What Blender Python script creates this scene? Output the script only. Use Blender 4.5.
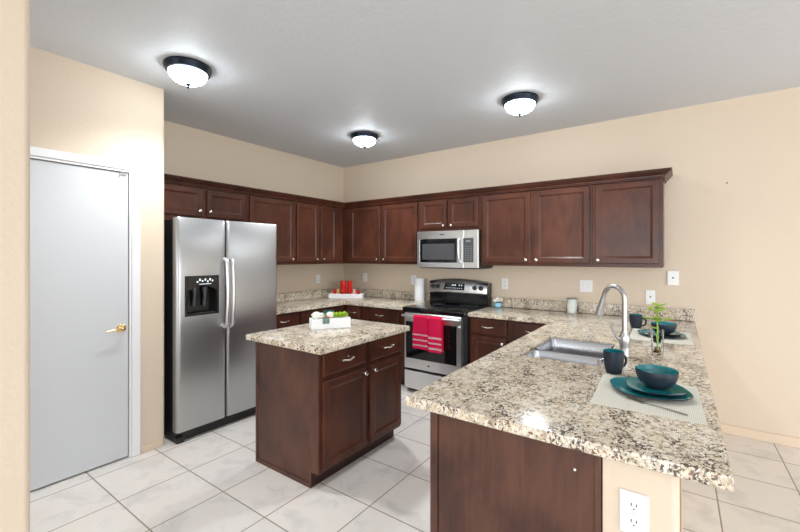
import bpy, bmesh, math, random
from mathutils import Vector, Matrix
from mathutils.geometry import tessellate_polygon
PI = math.pi
random.seed(4)
sc = bpy.context.scene
for o in list(bpy.data.objects): bpy.data.objects.remove(o)
col = sc.collection

# ------------------------------------------------------------ camera
F_PX = 393.2
cam_d = bpy.data.cameras.new('camera'); cam = bpy.data.objects.new('camera', cam_d); col.objects.link(cam)
cam_d.sensor_fit = 'HORIZONTAL'; cam_d.sensor_width = 36; cam_d.lens = F_PX/800*36
cam_d.shift_y = -(266-256.5)/800
cam_d.clip_start = 0.05
cam.location = (4.033, -4.249, 1.474)
cam.rotation_euler = (math.radians(90), 0, math.radians(35.36))
sc.camera = cam

# ------------------------------------------------------------ world, lights, exposure
sc.view_settings.view_transform = 'Standard'; sc.view_settings.look = 'None'
sc.view_settings.gamma = 1; sc.view_settings.use_curve_mapping = False
sc.view_settings.exposure = 0.36
w = bpy.data.worlds.new('world'); sc.world = w; w.use_nodes = True
w.node_tree.nodes['Background'].inputs[0].default_value = (0.86, 0.93, 1, 1)
w.node_tree.nodes['Background'].inputs[1].default_value = 2.2

def area(name, loc, rot, sx, sy, power, color=(1, 1, 1)):
    d = bpy.data.lights.new(name, 'AREA'); d.shape = 'RECTANGLE'; d.size = sx; d.size_y = sy
    d.energy = power; d.color = color
    o = bpy.data.objects.new(name, d); col.objects.link(o); o.location = loc; o.rotation_euler = rot
    return o
# daylight through the rear windows (y = -12) and the patio door on the right (x = 11)
area('rear_daylight', (5.6, -11.93, 1.45), (math.radians(90), 0, 0), 8.2, 2.1, 275, (.93, 0.97, 1))
area('patio_daylight', (10.93, -4.2, 1.25), (math.radians(90), 0, math.radians(90)), 5.0, 2.2, 130, (.92, .965, 1))
# unseen overhead fill, added to brighten the floor and counter tops
area('added_fill_light', (6.8, -5.2, 2.74), (0, 0, 0), 3.0, 3.0, 50, (.95, .97, 1))
CEIL = 2.782

# ------------------------------------------------------------ materials
def mat(name, color=(.5, .5, .5), rough=.5, metal=0, **kw):
    m = bpy.data.materials.new(name); m.use_nodes = True
    b = m.node_tree.nodes['Principled BSDF']
    b.inputs['Base Color'].default_value = (*color, 1); b.inputs['Roughness'].default_value = rough
    b.inputs['Metallic'].default_value = metal
    for k, v in kw.items(): b.inputs[k.replace('_', ' ')].default_value = v
    return m
def N(m, typ, **kw):
    n = m.node_tree.nodes.new(typ)
    for k, v in kw.items():
        if k in n.inputs: n.inputs[k].default_value = v
        else: setattr(n, k, v)
    return n
def L(m, a, b): m.node_tree.links.new(a, b)
def coords(m, scale=(1, 1, 1), loc=(0, 0, 0)):
    t = N(m, 'ShaderNodeTexCoord'); mp = N(m, 'ShaderNodeMapping')
    mp.inputs['Scale'].default_value = scale; mp.inputs['Location'].default_value = loc
    L(m, t.outputs['Object'], mp.inputs[0]); return mp.outputs[0]
def ramp(m, src, stops):
    r = N(m, 'ShaderNodeValToRGB'); e = r.color_ramp.elements
    while len(e) < len(stops): e.new(.5)
    for i, (p, c) in enumerate(stops):
        e[i].position = p; e[i].color = (*c, 1) if len(c) == 3 else c
    L(m, src, r.inputs[0]); return r.outputs[0]
def mix(m, f, a, b, t='MIX'):
    x = N(m, 'ShaderNodeMix', data_type='RGBA', blend_type=t)
    if isinstance(f, float): x.inputs[0].default_value = f
    else: L(m, f, x.inputs[0])
    for i, s in ((6, a), (7, b)):
        if isinstance(s, tuple): x.inputs[i].default_value = (*s, 1)
        else: L(m, s, x.inputs[i])
    return x.outputs[2]
def bump(m, h, strength=.2, dist=.01):
    b = N(m, 'ShaderNodeBump'); b.inputs['Strength'].default_value = strength; b.inputs['Distance'].default_value = dist
    L(m, h, b.inputs['Height']); L(m, b.outputs[0], m.node_tree.nodes['Principled BSDF'].inputs['Normal'])
def noise(m, v, scale, detail=3, rough=.5, dist=0):
    n = N(m, 'ShaderNodeTexNoise'); L(m, v, n.inputs['Vector'])
    n.inputs['Scale'].default_value = scale; n.inputs['Detail'].default_value = detail
    n.inputs['Roughness'].default_value = rough; n.inputs['Distortion'].default_value = dist
    return n.outputs['Fac']
def base(m): return m.node_tree.nodes['Principled BSDF'].inputs['Base Color']

def wall_mat(name, c, bs=.25, sc_=55, d=.004):
    m = mat(name, c, .6); v = coords(m)
    n = noise(m, v, sc_, 3, .5, .3)
    bump(m, ramp(m, n, [(.42, (0, 0, 0)), (.6, (1, 1, 1))]), bs, d)
    return m
M_WALL = wall_mat('beige_wall_paint', (.66, .548, .425), .10)
M_CEIL = wall_mat('ceiling_paint', (.68, .70, .735), .16, 34, .004)
M_BASE = mat('cream_baseboard_paint', (.70, .56, .42), .45)
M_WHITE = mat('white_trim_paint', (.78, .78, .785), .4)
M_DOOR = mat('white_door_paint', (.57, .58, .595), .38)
M_STOP = mat('grey_hinge_metal', (.25, .25, .25), .5)
M_PLATE = mat('white_plastic', (.82, .82, .81), .35)
M_DARK = mat('dark_slot', (.03, .03, .03), .6)

M_TILE = mat('cream_floor_tile', (.6, .55, .5), .32)
v = coords(M_TILE, (1, 1, 1), (-.023, -.06, 0))
bk = N(M_TILE, 'ShaderNodeTexBrick', offset=0.0, squash=1.0)
L(M_TILE, v, bk.inputs['Vector'])
for k, x in (('Scale', 1), ('Brick Width', .42), ('Row Height', .42), ('Mortar Size', .0042), ('Mortar Smooth', .2), ('Bias', 0)): bk.inputs[k].default_value = x
bk.inputs['Color1'].default_value = (.84, .795, .75, 1); bk.inputs['Color2'].default_value = (.78, .75, .715, 1)
bk.inputs['Mortar'].default_value = (.33, .27, .215, 1)
n1 = noise(M_TILE, v, 5, 5, .6, .5)
cl = ramp(M_TILE, n1, [(.35, (.86, .85, .84)), (.5, (1, .99, .98)), (.68, (1.0, .955, .92))])
L(M_TILE, mix(M_TILE, 1.0, bk.outputs['Color'], cl, 'MULTIPLY'), base(M_TILE))
inv = N(M_TILE, 'ShaderNodeMath', operation='SUBTRACT'); inv.inputs[0].default_value = 1; L(M_TILE, bk.outputs['Fac'], inv.inputs[1])
bump(M_TILE, inv.outputs[0], .5, .002)

def granite():
    m = mat('speckled_granite', (.6, .5, .4), .15)
    v = coords(m, (1.35, 1, 1))
    b0 = ramp(m, noise(m, v, 13, 6, .7, .8), [(.34, (.42, .34, .24)), (.46, (.64, .54, .40)), (.58, (.73, .66, .55)), (.72, (.55, .48, .39))])
    tan = ramp(m, noise(m, v, 38, 4, .65, .6), [(.50, (0, 0, 0)), (.62, (.8, .8, .8))])
    c1 = mix(m, tan, b0, (.32, .26, .20))
    vl = N(m, 'ShaderNodeTexNoise')
    v2 = coords(m, (1.35, 1, 1), (3.1, 1.7, .4))
    dk = ramp(m, noise(m, v2, 72, 4, .6, .4), [(.555, (0, 0, 0)), (.61, (1, 1, 1))])
    nb = N(m, 'ShaderNodeMath', operation='ADD'); big = noise(m, v2, 7, 4, .6, .8)
    sub = N(m, 'ShaderNodeMath', operation='MULTIPLY_ADD'); L(m, big, sub.inputs[0]); sub.inputs[1].default_value = .55; sub.inputs[2].default_value = -.275
    L(m, noise(m, v2, 78, 4, .62, .4), nb.inputs[0]); L(m, sub.outputs[0], nb.inputs[1])
    dk = ramp(m, nb.outputs[0], [(.555, (0, 0, 0)), (.60, (1, 1, 1))])
    c2 = mix(m, dk, c1, (.085, .058, .042))
    v3 = coords(m, (1.2, 1, 1), (7.1, 2.7, 1.4))
    lt = ramp(m, noise(m, v3, 80, 2, .5, .2), [(.60, (0, 0, 0)), (.68, (1, 1, 1))])
    c3 = mix(m, lt, c2, (.86, .81, .72))
    v4 = coords(m, (1.0, 1, 1), (2.1, 9.7, 5.4))
    rd = ramp(m, noise(m, v4, 60, 2, .5, .2), [(.66, (0, 0, 0)), (.69, (1, 1, 1))])
    c4 = mix(m, rd, c3, (.20, .10, .06))
    L(m, c4, base(m))
    return m
M_GRAN = granite()

def wood(name, d, l, rough=.3, gscale=(14, 14, 1.3)):
    m = mat(name, d, rough)
    v = coords(m, gscale)
    g = noise(m, v, 3.2, 6, .65, .5)
    c = coords(m)
    cl = noise(m, coords(m, (1, 1, .55)), 4.2, 4, .55, .5)
    cg = ramp(m, g, [(.30, (.78, .78, .78)), (.72, (1.12, 1.11, 1.1))])
    cc = ramp(m, cl, [(.33, d), (.68, l)])
    L(m, mix(m, 1.0, cc, cg, 'MULTIPLY'), base(m))
    bump(m, g, .06, .002)
    return m
M_WOOD = wood('mahogany_wood', (.048, .0175, .012), (.104, .034, .019), .30)
M_WOOD.node_tree.nodes['Principled BSDF'].inputs['Specular IOR Level'].default_value = .28
M_WOODP = wood('mahogany_side_panel', (.060, .027, .021), (.125, .055, .036), .36)
M_WOODP.node_tree.nodes['Principled BSDF'].inputs['Specular IOR Level'].default_value = .3

def brushed(name, c, rough, sc_=(2, 2, 90)):
    m = mat(name, c, rough, 1.0)
    v = coords(m, sc_); n = noise(m, v, 4, 2, .5)
    r = ramp(m, n, [(.3, (rough-.04,)*3), (.7, (rough+.05,)*3)])
    L(m, r, m.node_tree.nodes['Principled BSDF'].inputs['Roughness'])
    return m
M_STEEL = mat('stainless_steel', (.47, .475, .48), .38, 1, Anisotropic=.5)
M_STEEL2 = mat('stainless_steel_appliance', (.72, .72, .72), .30, 1)
M_SINK = mat('sink_steel', (.44, .455, .48), .24, 1)
M_NICKEL = mat('satin_nickel', (.78, .75, .70), .25, 1)
M_FAUCET = mat('brushed_nickel_faucet', (.50, .50, .50), .34, 1)
M_BRASS = mat('polished_brass', (.80, .58, .28), .18, 1)
M_BLACK = mat('black_gloss', (.008, .008, .009), .12)
M_GLASSB = mat('black_glass', (.006, .006, .007), .04)
M_BLACKM = mat('black_plastic', (.013, .013, .014), .4)
M_GREYB = mat('charcoal_keypad', (.06, .06, .065), .35)
M_BRONZE = mat('dark_bronze', (.012, .02, .035), .3, .6)
M_RED = mat('red_towel_cloth', (1.0, .014, .125), .9)
M_STRIPE = mat('white_towel_stripe', (.95, .72, .73), .9)
M_PAPER = mat('white_paper', (.85, .86, .87), .85)
M_NAVY = mat('navy_stoneware', (.014, .022, .034), .45, Specular_IOR_Level=.35)
M_TEAL = mat('teal_glaze', (.008, .20, .225), .12)
M_MAT = mat('woven_placemat', (.55, .53, .44), .8)
vm = coords(M_MAT)
ws = []
for dr in ('X', 'Y'):
    wv = N(M_MAT, 'ShaderNodeTexWave', wave_type='BANDS', bands_direction=dr); L(M_MAT, vm, wv.inputs[0])
    wv.inputs['Scale'].default_value = 55; wv.inputs['Distortion'].default_value = .8
    ws.append(wv.outputs['Fac'])
mm = N(M_MAT, 'ShaderNodeMath', operation='MULTIPLY'); L(M_MAT, ws[0], mm.inputs[0]); L(M_MAT, ws[1], mm.inputs[1])
L(M_MAT, ramp(M_MAT, mm.outputs[0], [(.05, (.60, .58, .49)), (.4, (.84, .82, .72))]), base(M_MAT)); bump(M_MAT, mm.outputs[0], .5, .002)
M_WBOX = mat('white_painted_wood', (.84, .85, .86), .5)
M_LIME = mat('lime_leaf', (.32, .50, .03), .5)
M_GREEN = mat('green_leaf', (.07, .28, .10), .5)
M_TEALP = mat('blue_green_leaf', (.02, .20, .20), .5)
M_GREYL = mat('grey_green_leaf', (.16, .24, .22), .6)
M_CREAM = mat('cream_blossom', (.86, .84, .76), .7)
M_ORANGE = mat('orange_petal', (.75, .25, .08), .6)
M_REDG = mat('red_glass', (.75, .02, .012), .1, Transmission_Weight=.35)
M_GOLD = mat('gold_glass', (.80, .50, .15), .2, .5)
M_PINK = mat('pink_glass', (.80, .40, .33), .25)
M_CLEAR = mat('clear_glass', (.95, .97, .97), .02, Transmission_Weight=1.0, IOR=1.16)
M_PEBB = mat('gold_and_black_pebbles', (.1, .06, .02), .3)
L(M_PEBB, ramp(M_PEBB, noise(M_PEBB, coords(M_PEBB), 70, 2), [(.45, (.02, .015, .012)), (.58, (.42, .24, .06))]), base(M_PEBB))
M_STEM = mat('plant_stem', (.25, .42, .06), .5)
M_CAND = mat('pale_candle_jar', (.58, .62, .58), .3)
M_CLID = mat('candle_lid', (.30, .31, .29), .4, .4)
M_BLUEC = mat('sky_blue_ceramic', (.30, .60, .80), .2)
M_SIGN = mat('red_lettering', (.65, .05, .05), .6)
M_SIGNG = mat('green_lettering', (.10, .40, .20), .6)
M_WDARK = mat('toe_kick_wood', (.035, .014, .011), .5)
def emis(name, c, s):
    m = mat(name, c, .3); b = m.node_tree.nodes['Principled BSDF']
    b.inputs['Emission Color'].default_value = (*c, 1); b.inputs['Emission Strength'].default_value = s
    return m
M_LAMP = emis('lit_frosted_glass', (.86, .95, 1.0), 27.0)
M_LED = emis('display_digits', (.75, .85, .9), .55)
M_PANE = mat('window_glass', (1, 1, 1), 0, Transmission_Weight=1.0, IOR=1.01)

# ------------------------------------------------------------ mesh helpers
def new(): return bmesh.new()
def box(bm, x0, y0, z0, x1, y1, z1, bev=0, seg=1):
    x0, x1 = sorted((x0, x1)); y0, y1 = sorted((y0, y1)); z0, z1 = sorted((z0, z1))
    t = bmesh.new(); r = bmesh.ops.create_cube(t, size=1)
    for q in t.verts: q.co = Vector(((x0+x1)/2+q.co.x*(x1-x0), (y0+y1)/2+q.co.y*(y1-y0), (z0+z1)/2+q.co.z*(z1-z0)))
    if bev: bmesh.ops.bevel(t, geom=t.edges[:], offset=bev, segments=seg, affect='EDGES', profile=.5)
    me = bpy.data.meshes.new('t'); t.to_mesh(me); t.free(); bm.from_mesh(me); bpy.data.meshes.remove(me)
def lathe(bm, prof, c=(0, 0, 0), seg=32, axis='z', fn=None):
    rings = []
    for r, h in prof:
        ring = []
        for i in range(seg):
            a = 2*PI*i/seg
            rr = r*(fn(a) if fn else 1)
            p = (rr*math.cos(a), rr*math.sin(a), h)
            if axis == 'y': p = (p[0], -h, p[1])     # axis pointing to -y
            if axis == 'x': p = (h, p[0], p[1])
            ring.append(bm.verts.new(Vector(p)+Vector(c)))
        rings.append(ring)
    for a, b in zip(rings, rings[1:]):
        for i in range(seg): bm.faces.new((a[i], a[(i+1) % seg], b[(i+1) % seg], b[i]))
    bmesh.ops.remove_doubles(bm, verts=rings[0]+rings[-1], dist=1e-6)
def tube(bm, pts, r, seg=12, cap=True):
    pts = [Vector(p) for p in pts]; rs = r if isinstance(r, (list, tuple)) else [r]*len(pts)
    rings = []; up = None
    for i, p in enumerate(pts):
        t = ((pts[min(i+1, len(pts)-1)]-pts[max(i-1, 0)])).normalized()
        if up is None: up = Vector((0, 0, 1)) if abs(t.z) < .9 else Vector((0, 1, 0))
        s = t.cross(up).normalized(); up = s.cross(t).normalized()
        rings.append([bm.verts.new(p+(s*math.cos(2*PI*k/seg)+up*math.sin(2*PI*k/seg))*rs[i]) for k in range(seg)])
    for a, b in zip(rings, rings[1:]):
        for k in range(seg): bm.faces.new((a[k], a[(k+1) % seg], b[(k+1) % seg], b[k]))
    if cap: bm.faces.new(rings[0]); bm.faces.new(rings[-1])
def ball(bm, c, r, sx=1, sy=1, sz=1, sub=2):
    t = bmesh.new(); bmesh.ops.create_icosphere(t, subdivisions=sub, radius=r)
    for q in t.verts: q.co = Vector((q.co.x*sx, q.co.y*sy, q.co.z*sz))+Vector(c)
    me = bpy.data.meshes.new('t'); t.to_mesh(me); t.free(); bm.from_mesh(me); bpy.data.meshes.remove(me)
def leaf(bm, base_, d, ln, wd, droop=.2, th=.001):
    d = Vector(d).normalized(); s = d.cross(Vector((0, 0, 1)))
    if s.length < .1: s = Vector((1, 0, 0))
    s.normalize(); u = s.cross(d).normalized(); b = Vector(base_); rows = []
    for i in range(6):
        t = i/5; wv = wd*math.sin(PI*min(.97, t*.92+.06))*.5
        c = b+d*ln*t-Vector((0, 0, 1))*droop*ln*t*t
        rows.append([c-s*wv+u*wd*.12, c-u*wd*.04, c+s*wv+u*wd*.12])
    for off in (0, -th):
        vr = [[bm.verts.new(p+u*off) for p in r_] for r_ in rows]
        for a, c in zip(vr, vr[1:]):
            for k in range(2): bm.faces.new((a[k], a[k+1], c[k+1], c[k]))
def obj(name, bm, m, parent=None, smooth=False, loc=None, rot=None):
    bmesh.ops.recalc_face_normals(bm, faces=bm.faces[:])
    me = bpy.data.meshes.new(name); bm.to_mesh(me); bm.free()
    for x in (m if isinstance(m, list) else [m]): me.materials.append(x)
    if smooth:
        for p in me.polygons: p.use_smooth = True
        me.set_sharp_from_angle(angle=math.radians(38))
    o = bpy.data.objects.new(name, me); col.objects.link(o)
    if parent: o.parent = parent
    if loc: o.location = loc
    if rot is not None: o.rotation_euler = (0, 0, rot)
    return o
def tag(o, label, cat, group=None, kind=None):
    o['label'] = label
    if cat: o['category'] = cat
    if group: o['group'] = group
    if kind: o['kind'] = kind
    return o
def thing(name, label, cat, loc=(0, 0, 0), rz=0, group=None):
    o = bpy.data.objects.new(name, None); col.objects.link(o); o.location = loc; o.rotation_euler = (0, 0, rz)
    o.empty_display_size = .1
    return tag(o, label, cat, group)
def struct(name, bm, m, parent=None, smooth=False):
    o = obj(name, bm, m, parent, smooth)
    if not parent: o['kind'] = 'structure'
    return o
def copy_tree(o, parent=None):
    c = o.copy(); col.objects.link(c)
    if parent: c.parent = parent
    for ch in [q for q in bpy.data.objects if q.parent == o]: copy_tree(ch, c)
    return c
def bx(name, m, dims, parent=None, bev=0, seg=1):
    bm = new(); box(bm, *dims, bev, seg); return obj(name, bm, m, parent, smooth=seg > 1)

# ------------------------------------------------------------ the setting
RX, RY = 11.0, -12.0
bm = new(); box(bm, -.1, RY-.1, -.1, RX+.1, .12, 0); struct('floor', bm, M_TILE)
bm = new(); box(bm, -.1, RY-.1, CEIL, RX+.1, .12, CEIL+.1); struct('ceiling', bm, M_CEIL)
bm = new(); box(bm, -.12, RY, 0, 0, .12, CEIL); struct('wall_left', bm, M_WALL)
# back wall with the small high window at the right
WX0, WX1, WZ0, WZ1 = 4.805, 5.65, 1.855, 2.30
bm = new()
box(bm, 0, 0, 0, WX0, .12, CEIL); box(bm, WX1, 0, 0, RX, .12, CEIL)
box(bm, WX0, 0, 0, WX1, .12, WZ0); box(bm, WX0, 0, WZ1, WX1, .12, CEIL)
struct('wall_back', bm, M_WALL)
bm = new()
t = .035
for d in ((WX0, WZ0, WX0+t, WZ1), (WX1-t, WZ0, WX1, WZ1), (WX0+t, WZ0, WX1-t, WZ0+t), (WX0+t, WZ1-t, WX1-t, WZ1)):
    box(bm, d[0], .01, d[1], d[2], .075, d[3], .003)
wn = struct('window_1', bm, M_WHITE)
bm = new(); box(bm, WX0+t, .05, WZ0+t, WX1-t, .056, WZ1-t); obj('window_pane', bm, M_PANE, wn)
# rear wall with windows
bm = new()
box(bm, 0, RY-.1, 0, 1.4, RY, CEIL); box(bm, 9.8, RY-.1, 0, RX, RY, CEIL)
box(bm, 1.4, RY-.1, 0, 9.8, RY, .4); box(bm, 1.4, RY-.1, 2.5, 9.8, RY, CEIL)
struct('wall_rear', bm, M_WALL)
bm = new()
for i in range(5): x = 1.4+i*8.32/4; box(bm, x, RY-.08, .4, x+.08, RY-.02, 2.5)
box(bm, 1.48, RY-.08, .4, 9.72, RY-.02, .46); box(bm, 1.48, RY-.08, 2.44, 9.72, RY-.02, 2.5)
struct('window_2', bm, M_WHITE)
bm = new()
box(bm, RX, RY, 0, RX+.1, -6.7, CEIL); box(bm, RX, -1.6, 0, RX+.1, .12, CEIL); box(bm, RX, -6.7, 2.35, RX+.1, -1.6, CEIL)
struct('wall_right', bm, M_WALL)
bm = new()
for y in (-6.7, -4.19, -1.68): box(bm, RX+.02, y, 0, RX+.08, y+.08, 2.35)
box(bm, RX+.02, -6.62, 0, RX+.08, -4.19, .08); box(bm, RX+.02, -4.11, 0, RX+.08, -1.68, .08)
box(bm, RX+.02, -6.62, 2.27, RX+.08, -4.19, 2.35); box(bm, RX+.02, -4.11, 2.27, RX+.08, -1.68, 2.35)
struct('door_2', bm, M_WHITE)

def rounded_wall(bm, x0, y0, x1, y1, z0, z1, r, corners):
    """plan rectangle with bullnose on the named corners"""
    pts = []
    for nm, (cx, cy), a0 in (('se', (x1, y0), -90), ('ne', (x1, y1), 0), ('nw', (x0, y1), 90), ('sw', (x0, y0), 180)):
        if nm in corners:
            ccx = cx-r if cx == x1 else cx+r; ccy = cy-r if cy == y1 else cy+r
            for k in range(7):
                a = math.radians(a0+k*15); pts.append((ccx+r*math.cos(a), ccy+r*math.sin(a)))
        else: pts.append((cx, cy))
    lo = [bm.verts.new((x, y, z0)) for x, y in pts]; hi = [bm.verts.new((x, y, z1)) for x, y in pts]
    n = len(pts)
    for i in range(n): bm.faces.new((lo[i], lo[(i+1) % n], hi[(i+1) % n], hi[i]))
    bm.faces.new(lo); bm.faces.new(hi)
# pantry wall (face x = .74), opening for the door y -3.87..-3.04
PX = .745; DY0, DY1, DZ = -3.86, -3.035, 2.10
bm = new()
rounded_wall(bm, PX-.12, DY1, PX, -2.80, 0, CEIL, .02, ('ne',))
box(bm, PX-.12, RY, 0, PX, DY0, CEIL); box(bm, PX-.12, DY0, DZ, PX, DY1, CEIL)
box(bm, 0, -2.92, 0, PX-.12, -2.80, CEIL)
struct('wall_pantry', bm, M_WALL, smooth=True)
# near wall at the left edge of the view
bm = new(); rounded_wall(bm, 2.14, -6.2, 2.270, -3.890, 0, CEIL, .022, ('ne', 'nw')); struct('wall_near', bm, M_WALL, smooth=True)
# peninsula knee wall
bm = new(); rounded_wall(bm, 3.842, -2.905, 4.035, -.002, 0, .872, .022, ('se',)); struct('wall_peninsula', bm, M_WALL, smooth=True)
bm = new(); box(bm, 4.036, -.016, 0, RX-.001, -.001, .075, .004); struct('baseboard_back', bm, M_BASE)
bm = new(); box(bm, 4.037, -2.88, 0, 4.049, -.018, .075, .004); struct('baseboard_peninsula', bm, M_BASE)
bm = new(); box(bm, PX+.001, DY1+.062, 0, PX+.012, -2.822, .05, .003); struct('baseboard_pantry', bm, M_BASE)

# door casing and pantry door
bm = new()
cw = .058
box(bm, PX+.001, DY1+.002, 0, PX+.016, DY1+cw, DZ+cw, .004)
box(bm, PX+.001, DY0-cw, 0, PX+.016, DY0-.002, DZ+cw, .004)
box(bm, PX+.001, DY0-.002, DZ+.002, PX+.016, DY1+.002, DZ+cw, .004)
box(bm, PX-.118, DY1-.012, 0, PX+.008, DY1, DZ); box(bm, PX-.118, DY0, 0, PX+.008, DY0+.012, DZ)
box(bm, PX-.118, DY0+.012, DZ-.012, PX+.008, DY1-.012, DZ)
struct('trim_1', bm, M_WHITE)
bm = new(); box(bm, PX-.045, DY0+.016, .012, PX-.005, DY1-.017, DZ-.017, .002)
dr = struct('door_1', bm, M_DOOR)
bm = new()
lathe(bm, [(0, 0), (.031, 0), (.031, .005), (.024, .011), (.012, .014), (.011, .04), (0, .04)], (PX-.005, -3.095, .955), 24, 'x')
tube(bm, [(PX+.030, -3.095, .955), (PX+.040, -3.115, .954), (PX+.041, -3.15, .952), (PX+.040, -3.20, .949)], [.010, .009, .0075, .005])
h = obj('door_handle', bm, M_BRASS, dr, True); h['label'] = 'polished brass lever handle'
bx('latch_plate', M_NICKEL, (PX-.006, DY1-.017, .925, PX-.001, DY1-.0125, .985), dr)
bm = new(); box(bm, PX-.005, DY1-.075, DZ-.04, PX+.004, DY1-.03, DZ-.022, .002); tube(bm, [(PX, DY1-.06, DZ-.03), (PX+.012, DY1-.085, DZ-.06)], .003, 6)
obj('hinge_stop', bm, M_STOP, dr)

# ------------------------------------------------------------ cabinets
def ringed(bm, x0, x1, z0, z1, yf, prof):
    """front facing -y; prof = list of (inset, depth behind yf)"""
    rings = []
    for ins, d in prof:
        rings.append([bm.verts.new((x0+ins, yf+d, z0+ins)), bm.verts.new((x1-ins, yf+d, z0+ins)),
                      bm.verts.new((x1-ins, yf+d, z1-ins)), bm.verts.new((x0+ins, yf+d, z1-ins))])
    for a, b in zip(rings, rings[1:]):
        for i in range(4): bm.faces.new((a[i], a[(i+1) % 4], b[(i+1) % 4], b[i]))
    bm.faces.new(rings[0]); bm.faces.new(rings[-1])
def knob_at(parent, x, yf, z):
    bm = new(); lathe(bm, [(0, 0), (.007, 0), (.006, .012), (.013, .018), (.0165, .024), (.014, .031), (.006, .034), (0, .034)], (x, yf, z), 18, 'y')
    k = obj('knob', bm, M_NICKEL, parent, True)
    return k
def pull_at(parent, x, yf, z):
    bm = new(); w_ = .052
    pts = [(x-w_, yf, z), (x-w_, yf-.016, z-.002), (x-w_*.75, yf-.024, z), (x-w_*.35, yf-.028, z-.004), (x, yf-.029, z-.006),
           (x+w_*.35, yf-.028, z-.004), (x+w_*.75, yf-.024, z), (x+w_, yf-.016, z-.002), (x+w_, yf, z)]
    tube(bm, pts, [.006, .0055, .005, .0055, .0065, .0055, .005, .0055, .006], 8)
    for s in (-1, 1): ball(bm, (x+s*w_, yf-.02, z-.001), .0075, sub=1)
    return obj('pull_handle', bm, M_NICKEL, parent, True)
DOORP = [(0, .019), (0, .004), (.005, 0), (.046, 0), (.052, .004), (.060, .008), (.066, .009)]
def cabinet(name, label, cat, loc, rz, w_, dep, z0, z1, doors=(), drawers=(), group=None, toe=False, shell=False, overhang=0, x_off=0):
    t = thing(name, label, cat, loc, rz, group)
    bm = new()
    zb = .10 if toe else z0
    if shell:
        box(bm, 0, -dep, zb, .018, -.001, z1); box(bm, w_-.018, -dep, zb, w_, -.001, z1)
        box(bm, .018, -dep, zb, w_-.018, -dep+.018, z1); box(bm, .018, -dep+.018, zb, w_-.018, -.001, zb+.02)
    else:
        box(bm, 0, -dep, zb, w_, -.001, z1, .0015)
    obj('cabinet_body', bm, M_WOOD, t)
    if toe:
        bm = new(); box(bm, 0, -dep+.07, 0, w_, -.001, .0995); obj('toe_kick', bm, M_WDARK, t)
    for (x0, x1, a, b, kx, kz) in doors:
        bm = new(); ringed(bm, x0, x1, a, b, -dep-.0205, DOORP)
        d = obj('door', bm, M_WOOD, t); knob_at(d, kx, -dep-.0205, kz)
    for (x0, x1, a, b) in drawers:
        bm = new(); ringed(bm, x0, x1, a, b, -dep-.0205, [(0, .019), (0, .006), (.008, .001), (.014, 0)])
        d = obj('drawer', bm, M_WOOD, t); pull_at(d, (x0+x1)/2, -dep-.0205, (a+b)/2+.004)
    return t
U0, U1 = 1.38, 2.125
DZ0, DZ1 = 1.412, 2.113
DEP = .33
R90 = PI/2
# left wall (front faces +x): local x = world y
def left_upper(name, label, y0, y1, z0, doors):
    ds = [(a-y0, b-y0, za, zb, k-y0, kz) for a, b, za, zb, k, kz in doors]
    return cabinet(name, label, 'cabinet', (.001, y0, 0), R90, y1-y0, DEP, z0, U1, ds)
left_upper('wall_cabinet', 'short dark wood wall cabinet with two doors above the refrigerator', -2.797, -1.812, 1.80,
           [(-2.775, -2.29, 1.85, DZ1, -2.328, 1.902), (-2.249, -1.834, 1.85, DZ1, -2.228, 1.902)])
left_upper('wall_cabinet', 'single-door dark wood wall cabinet right beside the refrigerator top', -1.811, -1.178, U0,
           [(-1.787, -1.20, DZ0, DZ1, -1.238, 1.445)])
left_upper('wall_cabinet', 'narrow two-door dark wood wall cabinet on the left wall next to the corner', -1.177, -.36, U0,
           [(-1.16, -.812, DZ0, DZ1, -.858, 1.445), (-.782, -.50, DZ0, DZ1, -.748, 1.445)])
# back wall
def back_upper(name, label, x0, x1, z0, doors):
    ds = [(a-x0, b-x0, za, zb, k-x0, kz) for a, b, za, zb, k, kz in doors]
    return cabinet(name, label, 'cabinet', (x0, -.001, 0), 0, x1-x0, DEP, z0, U1, ds)
back_upper('wall_cabinet', 'two-door dark wood wall cabinet between the room corner and the microwave', .002, 1.532, U0,
           [(.445, .955, DZ0, DZ1, .915, 1.442), (.985, 1.51, DZ0, DZ1, 1.025, 1.442)])
back_upper('wall_cabinet', 'short two-door dark wood wall cabinet directly above the microwave', 1.533, 2.312, 1.765,
           [(1.56, 1.90, 1.797, DZ1, 1.872, 1.822), (1.928, 2.288, 1.797, DZ1, 1.972, 1.822)])
back_upper('wall_cabinet', 'two-door dark wood wall cabinet to the right of the microwave', 2.313, 3.394, U0,
           [(2.337, 2.835, DZ0, DZ1, 2.80, 1.442), (2.872, 3.37, DZ0, DZ1, 2.902, 1.442)])
back_upper('wall_cabinet', 'single-door dark wood wall cabinet at the right end of the upper row', 3.395, 3.925, U0,
           [(3.417, 3.90, DZ0, DZ1, 3.442, 1.442)])
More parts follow.
